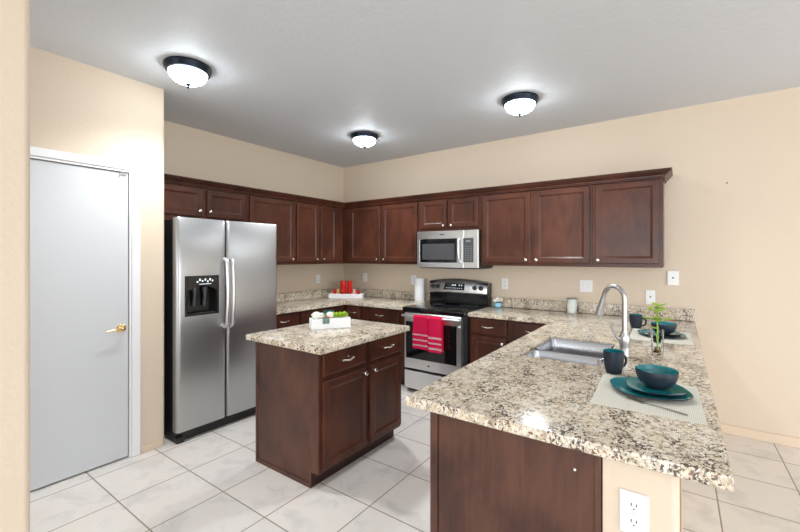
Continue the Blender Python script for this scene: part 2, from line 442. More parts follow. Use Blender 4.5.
# crown moulding
prof = [(.002, 2.127), (.012, 2.127), (.014, 2.136), (.020, 2.139), (.022, 2.150), (.034, 2.157), (.038, 2.166), (.050, 2.172), (.054, 2.184), (.062, 2.186), (.062, 2.194), (.0, 2.194)]
bm = new(); rows = []
for o_, z in prof:
    f = .332+o_
    e = 3.926+o_ if o_ else 3.92
    rows.append([bm.verts.new(p) for p in ((f, -2.797, z), (f, -f, z), (e, -f, z), (e, -.003, z))])
rows.append([bm.verts.new(p) for p in ((.003, -2.797, 2.194), (.003, -.003, 2.194), (3.92, -.003, 2.194), (3.92, -.003, 2.194))])
for a, b in zip(rows[:-1], rows[1:-1]):
    for i in range(3): bm.faces.new((a[i], a[i+1], b[i+1], b[i]))
a = rows[-2]; c = rows[-1]
bm.faces.new((a[0], a[1], c[1], c[0])); bm.faces.new((a[1], a[2], c[2], c[1])); bm.faces.new((a[2], a[3], c[2]))
tag(obj('crown_molding', bm, M_WOOD), 'dark wood crown molding running along the top of the wall cabinets', 'molding')

# base cabinets
BZ = .872; BD = .615
DR = (.715, .858); DO = (.135, .685)
def shift(l, s): return [tuple([q[0]-s, q[1]-s, q[2], q[3]]+([q[4]-s, q[5]] if len(q) > 4 else [])) for q in l]
cabinet('base_cabinet', 'dark wood base cabinet with drawers between the refrigerator and the corner', 'cabinet', (.001, -1.80, 0), R90, 1.16, BD, 0, BZ,
        shift([(-1.785, -1.378, *DO, -1.42, .65), (-1.345, -.85, *DO, -1.305, .65)], -1.80), shift([(-1.785, -1.378, *DR), (-1.345, -.85, *DR)], -1.80), toe=True)
cabinet('base_cabinet', 'dark wood base cabinet between the corner and the left side of the range', 'cabinet', (.002, -.001, 0), 0, 1.541, BD, 0, BZ,
        shift([(.92, 1.455, *DO, .965, .65)], 0), shift([(.92, 1.455, *DR), (.66, .86, *DR)], 0), toe=True)
cabinet('base_cabinet', 'dark wood base cabinet with two drawers to the right of the range', 'cabinet', (2.313, -.001, 0), 0, 1.525, BD, 0, BZ,
        shift([(2.34, 2.705, *DO, 2.665, .645), (2.765, 3.12, *DO, 2.81, .645)], 2.313), shift([(2.335, 2.708, *DR), (2.765, 3.13, *DR)], 2.313), toe=True)
# peninsula: front faces -x, local x = world -y
def pen(label, ya, yb, n, shell=False, drw=True):
    w_ = ya-yb; ds = []; dw = []
    cwid = (w_-.03)/n
    for i in range(n):
        x0 = .02+i*cwid; x1 = x0+cwid-.03
        ds.append((x0, x1, *DO, x1-.04 if i == 0 else x0+.04, .645)); dw.append((x0, x1, *DR))
    return cabinet('base_cabinet', label, 'cabinet', (3.84, ya, 0), -R90, w_, .60, 0, BZ, ds, dw if drw else (), toe=True, shell=shell)
pen('dark wood peninsula base cabinet nearest the back wall', -.66, -1.28, 1)
pen('dark wood sink base cabinet in the middle of the peninsula', -1.281, -2.10, 2, True)
pc = pen('dark wood cabinet at the near end of the peninsula with large plain end panel', -2.101, -2.885, 2)
bm = new()   # end panel (world y = -2.885 .. -2.905), in local coordinates of the peninsula cabinet
w_ = .784
box(bm, w_+.0005, -.575, 0, w_+.020, -.002, BZ, .001); box(bm, w_+.0005, -.618, .10, w_+.014, -.583, BZ, .002); box(bm, w_+.0005, -.583, .0, w_+.006, -.575, BZ)
box(bm, w_+.020, -.020, 0, w_+.026, -.002, BZ, .001)
obj('end_panel', bm, M_WOODP, pc)
bm = new(); ball(bm, (w_+.0205, -.078, .795), .005, 1, 1, 1, 1); obj('screw_cover', bm, M_PLATE, pc)

# ------------------------------------------------------------ countertops
def inset_poly(pts, d):
    n = len(pts); out = []
    for i in range(n):
        p0, p1, p2 = Vector(pts[i-1]), Vector(pts[i]), Vector(pts[(i+1) % n])
        a = (p1-p0).normalized(); b = (p2-p1).normalized()
        na = Vector((-a.y, a.x)); nb = Vector((-b.y, b.x))     # ccw: left normal points inward
        k = (na+nb); k = k/(1+na.dot(nb))
        out.append(tuple(p1+k*d))
    return out
def rrect(x0, y0, x1, y1, r, seg=5):
    pts = []
    for cx, cy, a0 in ((x1-r, y0+r, -90), (x1-r, y1-r, 0), (x0+r, y1-r, 90), (x0+r, y0+r, 180)):
        for k in range(seg+1):
            a = math.radians(a0+90*k/seg); pts.append((cx+r*math.cos(a), cy+r*math.sin(a)))
    return pts
def slab(bm, outer, z0, z1, hole=None, bev=.007):
    lv = [(bev*.6, z0), (0, z0+bev*.6), (0, z1-bev), (bev*.3, z1-bev*.3), (bev, z1)]
    rings = [[bm.verts.new((x, y, z)) for x, y in inset_poly(outer, d)] for d, z in lv]
    n = len(outer)
    for a, b in zip(rings, rings[1:]):
        for i in range(n): bm.faces.new((a[i], a[(i+1) % n], b[(i+1) % n], b[i]))
    if hole:
        hr = [[bm.verts.new((x, y, z)) for x, y in hole] for z in (z0, z1)]
        m_ = len(hole)
        for i in range(m_): bm.faces.new((hr[0][i], hr[0][(i+1) % m_], hr[1][(i+1) % m_], hr[1][i]))
    for k, ring in ((0, rings[0]), (1, rings[-1])):
        if hole:
            loops = [[q.co.copy() for q in ring], [q.co.copy() for q in hr[k]]]; vs = ring+hr[k]
            for tr in tessellate_polygon(loops):
                try: bm.faces.new([vs[i] for i in tr])
                except ValueError: pass
        else: bm.faces.new(ring)
CT, CB = .914, .8735
t = thing('countertop', 'L-shaped speckled granite countertop running from the refrigerator round the corner to the range', 'countertop', (0, 0, 0))
bm = new(); slab(bm, [(.002, -1.80), (.652, -1.80), (.652, -.652), (1.542, -.652), (1.542, -.002), (.002, -.002)], CB, CT); obj('worktop', bm, M_GRAN, t, True)
bm = new(); slab(bm, [(.002, -1.80), (.022, -1.80), (.022, -.022), (1.542, -.022), (1.542, -.002), (.002, -.002)], CT+.0005, 1.018, bev=.003); obj('backsplash', bm, M_GRAN, t)
t = thing('countertop', 'large speckled granite countertop of the peninsula and sink, reaching to the range', 'countertop', (0, 0, 0))
HX0, HX1, HY0, HY1 = 3.297, 3.705, -2.03, -1.37
hole = rrect(HX0, HY0, HX1, HY1, .05)
bm = new(); slab(bm, [(2.312, -.652), (3.136, -.652), (3.136, -2.945), (4.147, -2.945), (4.147, -.002), (2.312, -.002)], CB, CT, hole[::-1]); obj('worktop', bm, M_GRAN, t, True)
bm = new(); box(bm, 2.312, -.022, CT+.0005, 4.147, -.002, 1.018, .003); obj('backsplash', bm, M_GRAN, t)

# ------------------------------------------------------------ island
IL = (1.546, -2.530, 0)
isl = cabinet('kitchen_island', 'free-standing dark wood island cabinet with granite top in the middle of the floor', 'kitchen island', IL, R90, .885, .645, 0, BZ,
              [(.020, .437, .125, .680, .405, .650), (.482, .868, .125, .680, .513, .650)], [(.020, .437, *DR), (.482, .868, *DR)], toe=True)
bm = new(); slab(bm, [(-.052, -.712), (.920, -.712), (.920, .056), (-.052, .056)], CB, CT); obj('island_top', bm, M_GRAN, isl, True)
bm = new(); box(bm, -.006, -.642, .10, -.0005, -.02, BZ); box(bm, -.006, -.575, 0.0, -.0005, -.02, .10)
box(bm, -.012, -.02, 0, -.0005, .001, BZ, .002)
box(bm, -.013, -.577, 0, -.0065, -.021, .03, .002)
obj('side_panel', bm, M_WOODP, isl)

# ------------------------------------------------------------ refrigerator (front faces +x)
fr = thing('refrigerator', 'stainless steel side-by-side refrigerator with black ice and water dispenser', 'refrigerator', (.03, -2.757, 0))
# local x = world x-.03, local y = world y+2.787 ; width .945
FW = .945
bm = new(); box(bm, 0, .006, .02, .735, FW-.006, 1.772, .004)
box(bm, .70, .02, 1.772, .77, .10, 1.793, .003); box(bm, .70, FW-.10, 1.772, .77, FW-.02, 1.793, .003)
obj('refrigerator_body', bm, M_BLACKM, fr)
bm = new(); box(bm, .60, .01, .0, .765, FW-.01, .082, .004)
for k in range(14): box(bm, .764, .13+k*.05, .025, .768, .165+k*.05, .055)
obj('base_grille', bm, M_BLACKM, fr)
for yy in (.0, FW-.07):
    bm = new(); box(bm, .74, yy+.005, .0, .80, yy+.065, .05, .006); obj('foot', bm, M_BLACKM, fr)
def fdoor(ya, yb, hole=None):
    bm = new(); xb, xf, r = .745, .815, .028
    prof = [(ya, xb)]
    for k in range(7): a = PI/2*k/6; prof.append((ya+r-r*math.cos(a), xf-r+r*math.sin(a)))
    ys = [ya+r+(yb-ya-2*r)*q for q in (.2, .4, .6, .8)]
    if hole: ys = [hole[0], hole[1]]
    mid = (ya+yb)/2
    for y in ys: prof.append((y, xf+.004*(1-((y-mid)/(mid-ya))**2)))
    for k in range(7): a = PI/2*(1-k/6); prof.append((yb-r+r*math.cos(a), xf-r+r*math.sin(a)))
    prof.append((yb, xb))
    zs = [.088, .096]+([hole[2], hole[3]] if hole else [])+[1.776, 1.784]
    rows = []
    for i, z in enumerate(zs):
        ins = .006 if i in (0, len(zs)-1) else 0
        rows.append([bm.verts.new((x-(ins if x > xb+.01 else 0), y, z)) for y, x in prof])
    for i, (a, b) in enumerate(zip(rows, rows[1:])):
        for j in range(len(prof)-1):
            if hole and i == 2 and prof[j][0] == hole[0]: continue
            bm.faces.new((a[j], a[j+1], b[j+1], b[j]))
        bm.faces.new((a[-1], a[0], b[0], b[-1])) if True else None
    bm.faces.new(rows[0]); bm.faces.new(rows[-1])
    return bm
hl = (.058, .340, .995, 1.318)
fd = obj('freezer_door', fdoor(.001, .409, hl), M_STEEL, fr, True)
rd_ = obj('fridge_door', fdoor(.417, FW-.001), M_STEEL, fr, True)
# dispenser: frame, arched recess, control strip
dp = thing_disp = None
bm = new(); y0, y1, z0, z1 = hl; xf = .824
box(bm, xf-.03, y0, z0, xf, y0+.018, z1, .003); box(bm, xf-.03, y1-.018, z0, xf, y1, z1, .003)
box(bm, xf-.03, y0+.018, z0, xf, y1-.018, z0+.022, .003)
# arched header
ar = [];
for k in range(13):
    u = k/12; ar.append((y0+.018+(y1-y0-.036)*u, z1-.125+.042*math.sin(PI*u)))
fv = []
for x in (xf-.03, xf-.001):
    lo = [bm.verts.new((x, a, b)) for a, b in ar]; hi = [bm.verts.new((x, a, z1)) for a, b in ar]; fv.append((lo, hi))
    for i in range(12): bm.faces.new((lo[i], lo[i+1], hi[i+1], hi[i]))
for i in range(12): bm.faces.new((fv[0][0][i], fv[0][0][i+1], fv[1][0][i+1], fv[1][0][i]))
box(bm, xf-.029, y0+.018, z1-.012, xf+.001, y1-.018, z1, .002)
dp = obj('dispenser', bm, M_BLACK, fd); dp['label'] = 'glossy black ice and water dispenser'
bm = new(); box(bm, xf-.078, y0+.002, z0+.003, xf-.074, y1-.002, z1-.05)
box(bm, xf-.074, y0+.002, z0+.003, xf-.03, y0+.006, z1-.05); box(bm, xf-.074, y1-.006, z0+.003, xf-.03, y1-.002, z1-.05)
box(bm, xf-.074, y0+.006, z0+.003, xf-.03, y1-.006, z0+.012)
obj('dispenser_recess', bm, M_BLACK, dp)
bm = new()
for yy in (.155, .24):
    tube(bm, [(xf-.05, yy, z0+.225), (xf-.045, yy, z0+.16), (xf-.06, yy, z0+.07)], [.022, .014, .016], 10)
obj('dispenser_paddle', bm, M_GREYB, dp, True)
bm = new()
for k, (yy, zz, a) in enumerate(((.17, 1.275, .018), (.192, 1.268, .012), (.215, 1.277, .016), (.235, 1.262, .014), (.255, 1.276, .018), (.15, 1.262, .012), (.275, 1.268, .012))):
    box(bm, xf-.002, yy, zz, xf+.0012, yy+.011, zz+a)
box(bm, xf-.002, .17, 1.247, xf+.0012, .27, 1.251)
obj('control_display', bm, M_LED, dp)
for par, yy, s in ((fd, .386, -1), (rd_, .440, 1)):
    bm = new()
    x = .823
    pts = [(x, yy, 1.450), (x+.022, yy, 1.448), (x+.040, yy, 1.435), (x+.046, yy, 1.40), (x+.052, yy, 1.27), (x+.055, yy, 1.15), (x+.052, yy, 1.03), (x+.046, yy, .925), (x+.036, yy, .892), (x+.018, yy, .878), (x, yy, .872)]
    tube(bm, pts, [.016, .015, .0145, .014, .014, .014, .014, .014, .0145, .015, .016], 14)
    obj('door_handle', bm, M_STEEL2, par, True)

# ------------------------------------------------------------ range (front faces -y)
RGX0, RGX1 = 1.547, 2.308
rg = thing('range', 'stainless and black electric range with glass cooktop and oven', 'stove', (RGX0, 0, 0))
RW = RGX1-RGX0
bm = new(); box(bm, 0, -.655, .04, RW, -.02, .895, .003)
box(bm, .01, -.60, 0, RW-.01, -.05, .04)
obj('range_body', bm, M_BLACKM, rg)
bm = new(); box(bm, -.0, -.70, .872, RW, -.03, .922, .008, 2); ct = obj('cooktop', bm, M_GLASSB, rg, True)
M_RING = mat('burner_ring', (.05, .05, .052), .3)
for (cx_, cy_, r_) in ((.19, -.50, .095), (.57, -.52, .08), (.19, -.22, .075), (.57, -.22, .10)):
    bm = new(); lathe(bm, [(r_-.004, 0), (r_, 0), (r_, .0006), (r_-.004, .0006), (r_-.004, 0)], (cx_, cy_, .9222), 40)
    obj('burner_ring', bm, M_RING, ct)
# backguard: black lower panel, curved stainless control panel leaning back
bm = new(); box(bm, .005, -.125, .9225, RW-.005, -.025, 1.05, .004)
box(bm, .0, -.115, 1.05, RW, -.025, 1.172, .004)
obj('backguard', bm, M_BLACK, rg)
bm = new(); n = 20; rr = []
for k in range(n+1):
    u = k/n; x = -.006+(RW-.008)*u; top = 1.178+.034*math.sin(PI*u)**.8
    b = 1.045; yf = -.140
    rr.append([bm.verts.new((x, yf+.012, b)), bm.verts.new((x, yf, b+.012)), bm.verts.new((x, yf+.030, top-.012)), bm.verts.new((x, yf+.042, top)), bm.verts.new((x, yf+.075, top)), bm.verts.new((x, yf+.075, b))])
for a, b in zip(rr, rr[1:]):
    for i in range(6): bm.faces.new((a[i], a[(i+1) % 6], b[(i+1) % 6], b[i]))
bm.faces.new(rr[0]); bm.faces.new(rr[-1])
cp = obj('control_panel', bm, M_STEEL2, rg, True)
# display on the sloped panel: slope (.030 back over ~.12 up)
def on_panel(z): return -.140+.030*(z-1.057)/(1.200-1.057)
bm = new(); za, zb = 1.085, 1.160
q = [(.20, za), (.47, za), (.47, zb), (.22, zb+.004)]
fa = [bm.verts.new((x, on_panel(z)-.003, z)) for x, z in q]; fb = [bm.verts.new((x, on_panel(z)+.01, z)) for x, z in q]
bm.faces.new(fa); bm.faces.new(fb)
for i in range(4): bm.faces.new((fa[i], fa[(i+1) % 4], fb[(i+1) % 4], fb[i]))
ds = obj('display', bm, M_BLACK, cp)
bm = new()
for x in (.31, .33, .35, .40, .43): box(bm, x, on_panel(1.14)-.0045, 1.132, x+.011, on_panel(1.14)+.002, 1.146)
for k in range(9): box(bm, .235+k*.025, on_panel(1.105)-.0045, 1.102, .243+k*.025, on_panel(1.105)+.002, 1.108)
obj('display_digits', bm, M_LED, ds)
for x in (.055, .125, .600, .675):
    bm = new(); lathe(bm, [(0, 0), (.026, 0), (.026, .008), (.021, .012), (.019, .03), (.016, .032), (0, .032)], (x, on_panel(1.118), 1.118), 20, 'y')
    box(bm, x-.004, on_panel(1.118)-.036, 1.100, x+.004, on_panel(1.118)-.03, 1.136)
    obj('knob', bm, M_BLACKM, cp, True)
# oven door
bm = new()
x0, x1, zb, zt, yf = .028, RW-.045, .262, .862, -.700
wx0, wx1, wz0, wz1 = .045, RW-.098, .372, .770
box(bm, x0, yf, zb, x1, -.657, wz0, .003); box(bm, x0, yf, wz1, x1, -.657, zt, .003)
box(bm, x0, yf, wz0, wx0, -.657, wz1, .002); box(bm, wx1, yf, wz0, x1, -.657, wz1, .002)
od = obj('oven_door', bm, M_STEEL2, rg)
bm = new(); box(bm, wx0-.001, yf+.004, wz0-.001, wx1+.001, -.66, wz1+.001); ow = obj('oven_window', bm, M_GLASSB, od)
bm = new(); ball(bm, (.335, yf-.001, .318), .013, 1, .2, .8, 2); o = obj('badge', bm, M_GREYB, od)
bm = new(); HZ = .838
tube(bm, [(.03+(RW-.08)*k/10, -.752-.006*math.sin(PI*k/10), HZ) for k in range(11)], .012, 12)
for x in (.045, RW-.065): tube(bm, [(x, -.699, HZ), (x, -.752, HZ)], [.012, .010], 10)
obj('oven_handle', bm, M_STEEL2, od, True)
bm = new(); box(bm, x0, yf, .045, x1, -.657, .238, .004); obj('storage_drawer', bm, M_STEEL2, rg)

# towels over the oven handle
def towel(label, xa, xb, zbot, zback, seed):
    rnd = random.Random(seed); nx = 14; th = .004
    prof_ = []
    hz, hy, r = HZ, -.757, .0175
    nz = 66
    for k in range(nz+1): prof_.append((hy-r-.002, zbot+(hz-zbot)*k/nz))
    for k in range(1, 8): a = PI*k/8; prof_.append((hy-r*math.cos(a), hz+r*math.sin(a)))
    for k in range(0, 13): prof_.append((hy+r, hz-(hz-zback)*k/12))
    bm = new(); grid = []
    ph = rnd.random()*6
    for j, (y, z) in enumerate(prof_):
        row = []; fade = min(1, max(0, (hz-z)/.2)); fr_ = 1 if j <= nz+3 else .15
        for i in range(nx+1):
            u = i/nx; x = xa+(xb-xa)*u + (u-.5)*.010*fade
            row.append(bm.verts.new((x, y-(.005+.004*math.sin(u*9+ph))*fade*fr_, z)))
        grid.append(row)
    for j in range(len(grid)-1):
        zc = (prof_[j][1]+prof_[j+1][1])/2
        for i in range(nx):
            f = bm.faces.new((grid[j][i], grid[j][i+1], grid[j+1][i+1], grid[j+1][i]))
            d = zc-zbot
            if j < nz and (any(a < d < a+.018 for a in (.028, .083, .138))): f.material_index = 1
    r_ = bmesh.ops.solidify(bm, geom=bm.faces[:], thickness=.003)
    return tag(obj('dish_towel', bm, [M_RED, M_STRIPE], None, True), label, 'towel', 'red towels on the oven handle')
towel('red dish towel with white stripes, the left one on the oven handle', 1.742, 1.915, .508, .57, 1)
towel('red dish towel with white stripes, the right one on the oven handle', 1.931, 2.080, .494, .50, 2)

# ------------------------------------------------------------ microwave
mw = thing('microwave', 'stainless over-the-range microwave mounted under the short wall cabinet', 'microwave', (1.547, 0, 0))
MW = .763; my = -.40
bm = new(); box(bm, 0, my+.03, 1.345, MW, -.003, 1.762, .003); obj('microwave_body', bm, M_BLACKM, mw)
bm = new(); box(bm, .02, my+.05, 1.338, MW-.02, -.02, 1.3445); obj('vent_underside', bm, M_GREYB, mw)
wx0, wx1, wz0, wz1, dx = .035, .512, 1.405, 1.672, .592
bm = new(); 
box(bm, 0, my, 1.350, dx, my+.029, wz0, .003); box(bm, 0, my, wz1, dx, my+.029, 1.760, .003)
box(bm, 0, my, wz0, wx0, my+.029, wz1, .002); box(bm, wx1, my, wz0, dx, my+.029, wz1, .002)
md = obj('microwave_door', bm, M_STEEL2, mw)
bm = new(); box(bm, wx0-.001, my+.003, wz0-.001, wx1+.001, my+.02, wz1+.001); mwn = obj('door_window', bm, M_GLASSB, md)
bm = new(); box(bm, wx0+.035, my+.0015, wz0+.035, wx1-.03, my+.0035, wz1-.055); obj('window_screen', bm, M_GREYB, mwn)
bm = new(); hx = .548
tube(bm, [(hx, my+.002, 1.668), (hx, my-.022, 1.66), (hx, my-.034, 1.63), (hx, my-.040, 1.54), (hx, my-.034, 1.45), (hx, my-.022, 1.418), (hx, my+.002, 1.41)], .0125, 12)
obj('door_handle', bm, M_STEEL2, md, True)
bm = new(); box(bm, dx+.002, my, 1.350, MW, my+.029, 1.760, .003); cpn = obj('control_panel', bm, M_STEEL2, mw)
bm = new(); box(bm, dx+.0, my-.002, 1.412, dx+.118, my+.002, 1.672, .001); kp = obj('keypad', bm, M_GREYB, cpn)
bm = new(); box(bm, dx+.03, my-.0035, 1.630, dx+.085, my, 1.648, .001); obj('display', bm, mat('dim_display', (.25, .27, .28), .3), kp)
bm = new()
for r in range(7):
    for c_ in range(3): box(bm, dx+.018+c_*.032, my-.003, 1.435+r*.024, dx+.034+c_*.032, my, 1.443+r*.024)
obj('keys', bm, mat('key_grey', (.22, .22, .22), .4), kp)
bm = new(); box(bm, .30, my-.001, 1.712, .36, my+.002, 1.724); obj('badge', bm, M_GREYB, md)

# ------------------------------------------------------------ sink and faucet
sk = thing('sink', 'stainless steel undermount double-bowl sink in the peninsula', 'sink', (0, 0, 0))
SZ = .902
def bowl_mesh(bm, x0, y0, x1, y1):
    lv = [(0, SZ-.0005), (.003, SZ), (.007, SZ-.006), (.010, SZ-.08), (.018, SZ-.15), (.035, SZ-.175), (.07, SZ-.185)]
    rings = []
    for d, z in lv:
        if d < 0: d = -.016
        rr_ = max(.045-d*.3, .02); rings.append([bm.verts.new((x, y, z)) for x, y in rrect(x0+d, y0+d, x1-d, y1-d, rr_, 5)])
    n = len(rings[0])
    for a, b in zip(rings, rings[1:]):
        for i in range(n): bm.faces.new((a[i], a[(i+1) % n], b[(i+1) % n], b[i]))
    bm.faces.new(rings[-1])
for (a, b) in ((-2.028, -1.786), (-1.784, -1.372)):
    bm = new(); bowl_mesh(bm, HX0+.0015, a, HX1-.0015, b)
    bo = obj('bowl', bm, M_SINK, sk, True)
    bm = new(); lathe(bm, [(0, 0), (.038, 0), (.040, .003), (.030, .003), (.026, -.0), (0, 0.001)], ((HX0+HX1)/2, (a+b)/2, SZ-.1845), 24); obj('drain', bm, M_NICKEL, bo, True)
FX, FY = 3.782, -1.70
fc = thing('faucet', 'tall brushed nickel gooseneck faucet with lever behind the sink', 'faucet', (FX, FY, CT))
bm = new(); lathe(bm, [(0, 0), (.029, 0), (.029, .006), (.025, .012), (.024, .055), (.0285, .07), (.0285, .105), (.021, .122), (.0165, .135), (.0165, .14), (0, .14)], (0, 0, .0008), 28)
fb_ = obj('faucet_base', bm, M_FAUCET, fc, True)
bm = new(); dirv = Vector((-.80, .56, 0)).normalized(); R = .070; H = .316
pts = [Vector((0, 0, .13)), Vector((0, 0, .2)), Vector((0, 0, .26)), Vector((0, 0, H))]
for k in range(1, 13):
    a = PI*k/12*.94
    pts.append(Vector((0, 0, H))+dirv*R*(1-math.cos(a))+Vector((0, 0, R*math.sin(a))))
e = pts[-1]; d2 = (pts[-1]-pts[-2]).normalized()
pts.append(e+d2*.02)
tube(bm, pts, .0135, 16); obj('spout', bm, M_FAUCET, fc, True)
bm = new(); e = pts[-1]; tube(bm, [e, e+d2*.018, e+d2*.045, e+d2*.075, e+d2*.108, e+d2*.111], [.0145, .0165, .0175, .020, .023, .019], 18); obj('spray_head', bm, M_FAUCET, fc, True)
bm = new(); tube(bm, [(-.012, -.01, .09), (-.035, -.012, .10), (-.052, -.008, .130), (-.068, .0, .160), (-.072, .002, .166)], [.011, .009, .0065, .006, .004], 10)
obj('lever', bm, M_FAUCET, fc, True)

# ------------------------------------------------------------ ceiling lamps
def lamp():
    t = thing('ceiling_light', 'x', 'ceiling light', (0, 0, CEIL))
    bm = new(); lathe(bm, [(0, -.001), (.148, -.001), (.151, -.008), (.149, -.020), (.146, -.024), (.143, -.034), (.136, -.046), (.122, -.050), (.118, -.04), (0, -.04)], (0, 0, 0), 48)
    obj('rim', bm, M_BRONZE, t, True)
    bm = new(); pr = [(.120, -.046)]
    for k in range(1, 12): a = PI/2*k/12; pr.append((.121*math.cos(a), -.048-.075*math.sin(a)))
    pr.append((0, -.1235)); lathe(bm, pr, (0, 0, 0), 40); obj('lamp_shade', bm, M_LAMP, t, True)
    bm = new(); lathe(bm, [(0, -.120), (.021, -.121), (.022, -.126), (.010, -.131), (.006, -.136), (.009, -.142), (.006, -.149), (0, -.152)], (0, 0, 0), 20); obj('finial', bm, M_BRONZE, t, True)
    d = bpy.data.lights.new('bulb_light', 'SPOT'); d.energy = 55; d.spot_size = math.radians(150); d.spot_blend = .9; d.shadow_soft_size = .08; d.color = (.93, .97, 1)
    b_ = bpy.data.objects.new('bulb_light', d); col.objects.link(b_); b_.parent = t; b_.location = (0, 0, -.165)
    return t
LP = [((1.275, -2.885), 'lit domed ceiling light with dark rim at the left, above the refrigerator side'),
      ((2.955, -1.010), 'lit domed ceiling light with dark rim at the right, towards the right wall cabinets'),
      ((1.265, -1.010), 'lit domed ceiling light with dark rim nearest the room corner')]
l0 = lamp()
for i, ((x, y), lb) in enumerate(LP):
    o = l0 if i == 0 else copy_tree(l0)
    o.location = (x, y, CEIL); tag(o, lb, 'ceiling light', 'flush ceiling lights')

# ------------------------------------------------------------ plates on the walls
def plate(name, label, cat, loc, rz, w_, h_, kind, th=.006):
    t = thing(name, label, cat, loc, rz)
    bm = new(); box(bm, -w_/2, -th, -h_/2, w_/2, -.0006, h_/2, .0022); obj('cover_plate', bm, M_PLATE, t)
    if kind == 'duplex':
        for s in (-1, 1):
            z = s*h_*.19
            bm = new(); lathe(bm, [(0, 0), (.016, 0), (.0155, .002), (0, .002)], (0, -th, z), 20, 'y', fn=lambda a: 1-.08*abs(math.sin(a))**6); rc = obj('receptacle', bm, M_PLATE, t)
            bm = new()
            for dx_ in (-.0065, .0065): box(bm, dx_-.0014, -th-.0026, z-.001, dx_+.0014, -th-.0019, z+.0085)
            ball(bm, (0, -th-.002, z-.0085), .0028, 1, .3, 1, 1)
            obj('slots', bm, M_DARK, rc)
        bm = new(); ball(bm, (0, -th, 0), .003, 1, .4, 1, 1); obj('screw', bm, M_NICKEL, t)
    elif kind == 'switch':
        n = 2
        for k in range(n):
            x = (k-.5)*w_*.42
            bm = new(); box(bm, x-.012, -th-.004, -.026, x+.012, -th+.001, .026, .002); obj('rocker', bm, M_WHITE, t)
    elif kind == 'jack':
        bm = new(); box(bm, -.006, -th-.001, -.004, .006, -th+.001, .008); obj('jack', bm, M_DARK, t)
        for s in (-1, 1):
            bm = new(); ball(bm, (0, -th, s*h_*.38), .003, 1, .4, 1, 1); obj('screw', bm, M_NICKEL, t)
    return t
plate('phone_jack', 'white phone jack plate on the back wall, just below the upper row\'s right end', 'wall plate', (3.990, 0, 1.283), 0, .082, .125, 'jack', .018)
plate('cable_jack', 'white jack plate just above the right end of the backsplash', 'wall plate', (3.820, 0, 1.104), 0, .075, .125, 'jack')
plate('light_switch', 'white double rocker switch plate above the pale candle jar', 'switch', (3.281, 0, 1.181), 0, .118, .120, 'switch')
plate('wall_outlet', 'white duplex outlet on the back wall to the right of the range', 'outlet', (2.452, 0, 1.172), 0, .075, .120, 'duplex')
plate('wall_outlet', 'white duplex outlet partly behind the paper towel roll', 'outlet', (1.235, 0, 1.172), 0, .075, .120, 'duplex')
plate('wall_outlet', 'white duplex outlet on the back wall above the red candle tray', 'outlet', (.415, 0, 1.180), 0, .075, .120, 'duplex')
plate('wall_outlet', 'white duplex outlet on the left wall between refrigerator and corner', 'outlet', (0, -.506, 1.166), R90, .075, .120, 'duplex')
plate('wall_outlet', 'large white duplex outlet on the end of the peninsula wall', 'outlet', (3.925, -2.905, .718), 0, .075, .125, 'duplex')
bm = new(); ball(bm, (4.359, -.001, 2.087), .006, 1, .6, 1, 2); tag(obj('nail', bm, M_DARK, None, True), 'small dark nail in the bare wall right of the cabinets', 'nail')

# ------------------------------------------------------------ place settings
def sq(a, k=.035): return 1+k*abs(math.sin(2*a))**2
def dish(name, label, cat, loc, prof_o, prof_i, rz=0, fn=None, seg=56):
    t = thing(name, label, cat, loc, rz)
    bm = new(); lathe(bm, prof_o, (0, 0, 0), seg, fn=fn); obj('shell', bm, M_NAVY, t, True)
    bm = new(); lathe(bm, prof_i, (0, 0, 0), seg, fn=fn); g_ = obj('glaze', bm, M_TEAL, t, True); g_['label'] = 'teal glazed inside'
    return t
def big_plate(label, loc, rz):
    r = .136
    return dish('dinner_plate', label, 'plate', loc, [(0, 0), (r*.62, 0), (r*.66, .003), (r, .014), (r+.003, .0165), (r+.001, .018)],
                [(0, .0055), (r*.6, .0055), (r*.72, .0075), (r, .0175), (r+.001, .0178)], rz, lambda a: sq(a, .085))
def small_plate(label, loc, rz):
    r = .100
    return dish('salad_plate', label, 'plate', loc, [(0, 0), (r*.6, 0), (r*.64, .003), (r, .013), (r+.0025, .0155), (r+.001, .017)],
                [(0, .0052), (r*.58, .0052), (r*.7, .007), (r, .0165), (r+.001, .0168)], rz, lambda a: sq(a, .085))
def bowl(label, loc):
    r = .077
    po = [(0, 0), (.034, 0), (.036, .004), (.052, .012), (.067, .030), (.074, .050), (r, .072), (r-.001, .075)]
    pi = [(0, .008), (.032, .010), (.052, .020), (.064, .034), (.071, .052), (r-.004, .072), (r-.001, .0752)]
    return dish('bowl', label, 'bowl', loc, po, pi)
def mug(label, loc, hz):
    t = thing('mug', label, 'mug', loc, hz)
    bm = new(); lathe(bm, [(0, 0), (.032, 0), (.035, .004), (.042, .04), (.0450, .075), (.0450, .104), (.0435, .1055)], (0, 0, 0), 40); obj('shell', bm, M_NAVY, t, True)
    bm = new(); lathe(bm, [(0, .008), (.030, .009), (.037, .03), (.041, .075), (.042, .104), (.0437, .1056)], (0, 0, 0), 40); g_ = obj('glaze', bm, M_TEAL, t, True); g_['label'] = 'teal glazed inside'
    bm = new(); pts = []
    for k in range(13):
        a = -PI*.5+PI*k/12; pts.append((.041+.030*math.cos(a), 0, .054+.030*math.sin(a)))
    tube(bm, pts, .0058, 10); obj('handle', bm, M_NAVY, t, True)
    return t
def placemat(label, loc, rz, w_, h_):
    bm = new(); box(bm, -w_/2, -h_/2, .0006, w_/2, h_/2, .0036, .001)
    o = obj('placemat', bm, M_MAT, None, False, loc, rz); return tag(o, label, 'placemat')
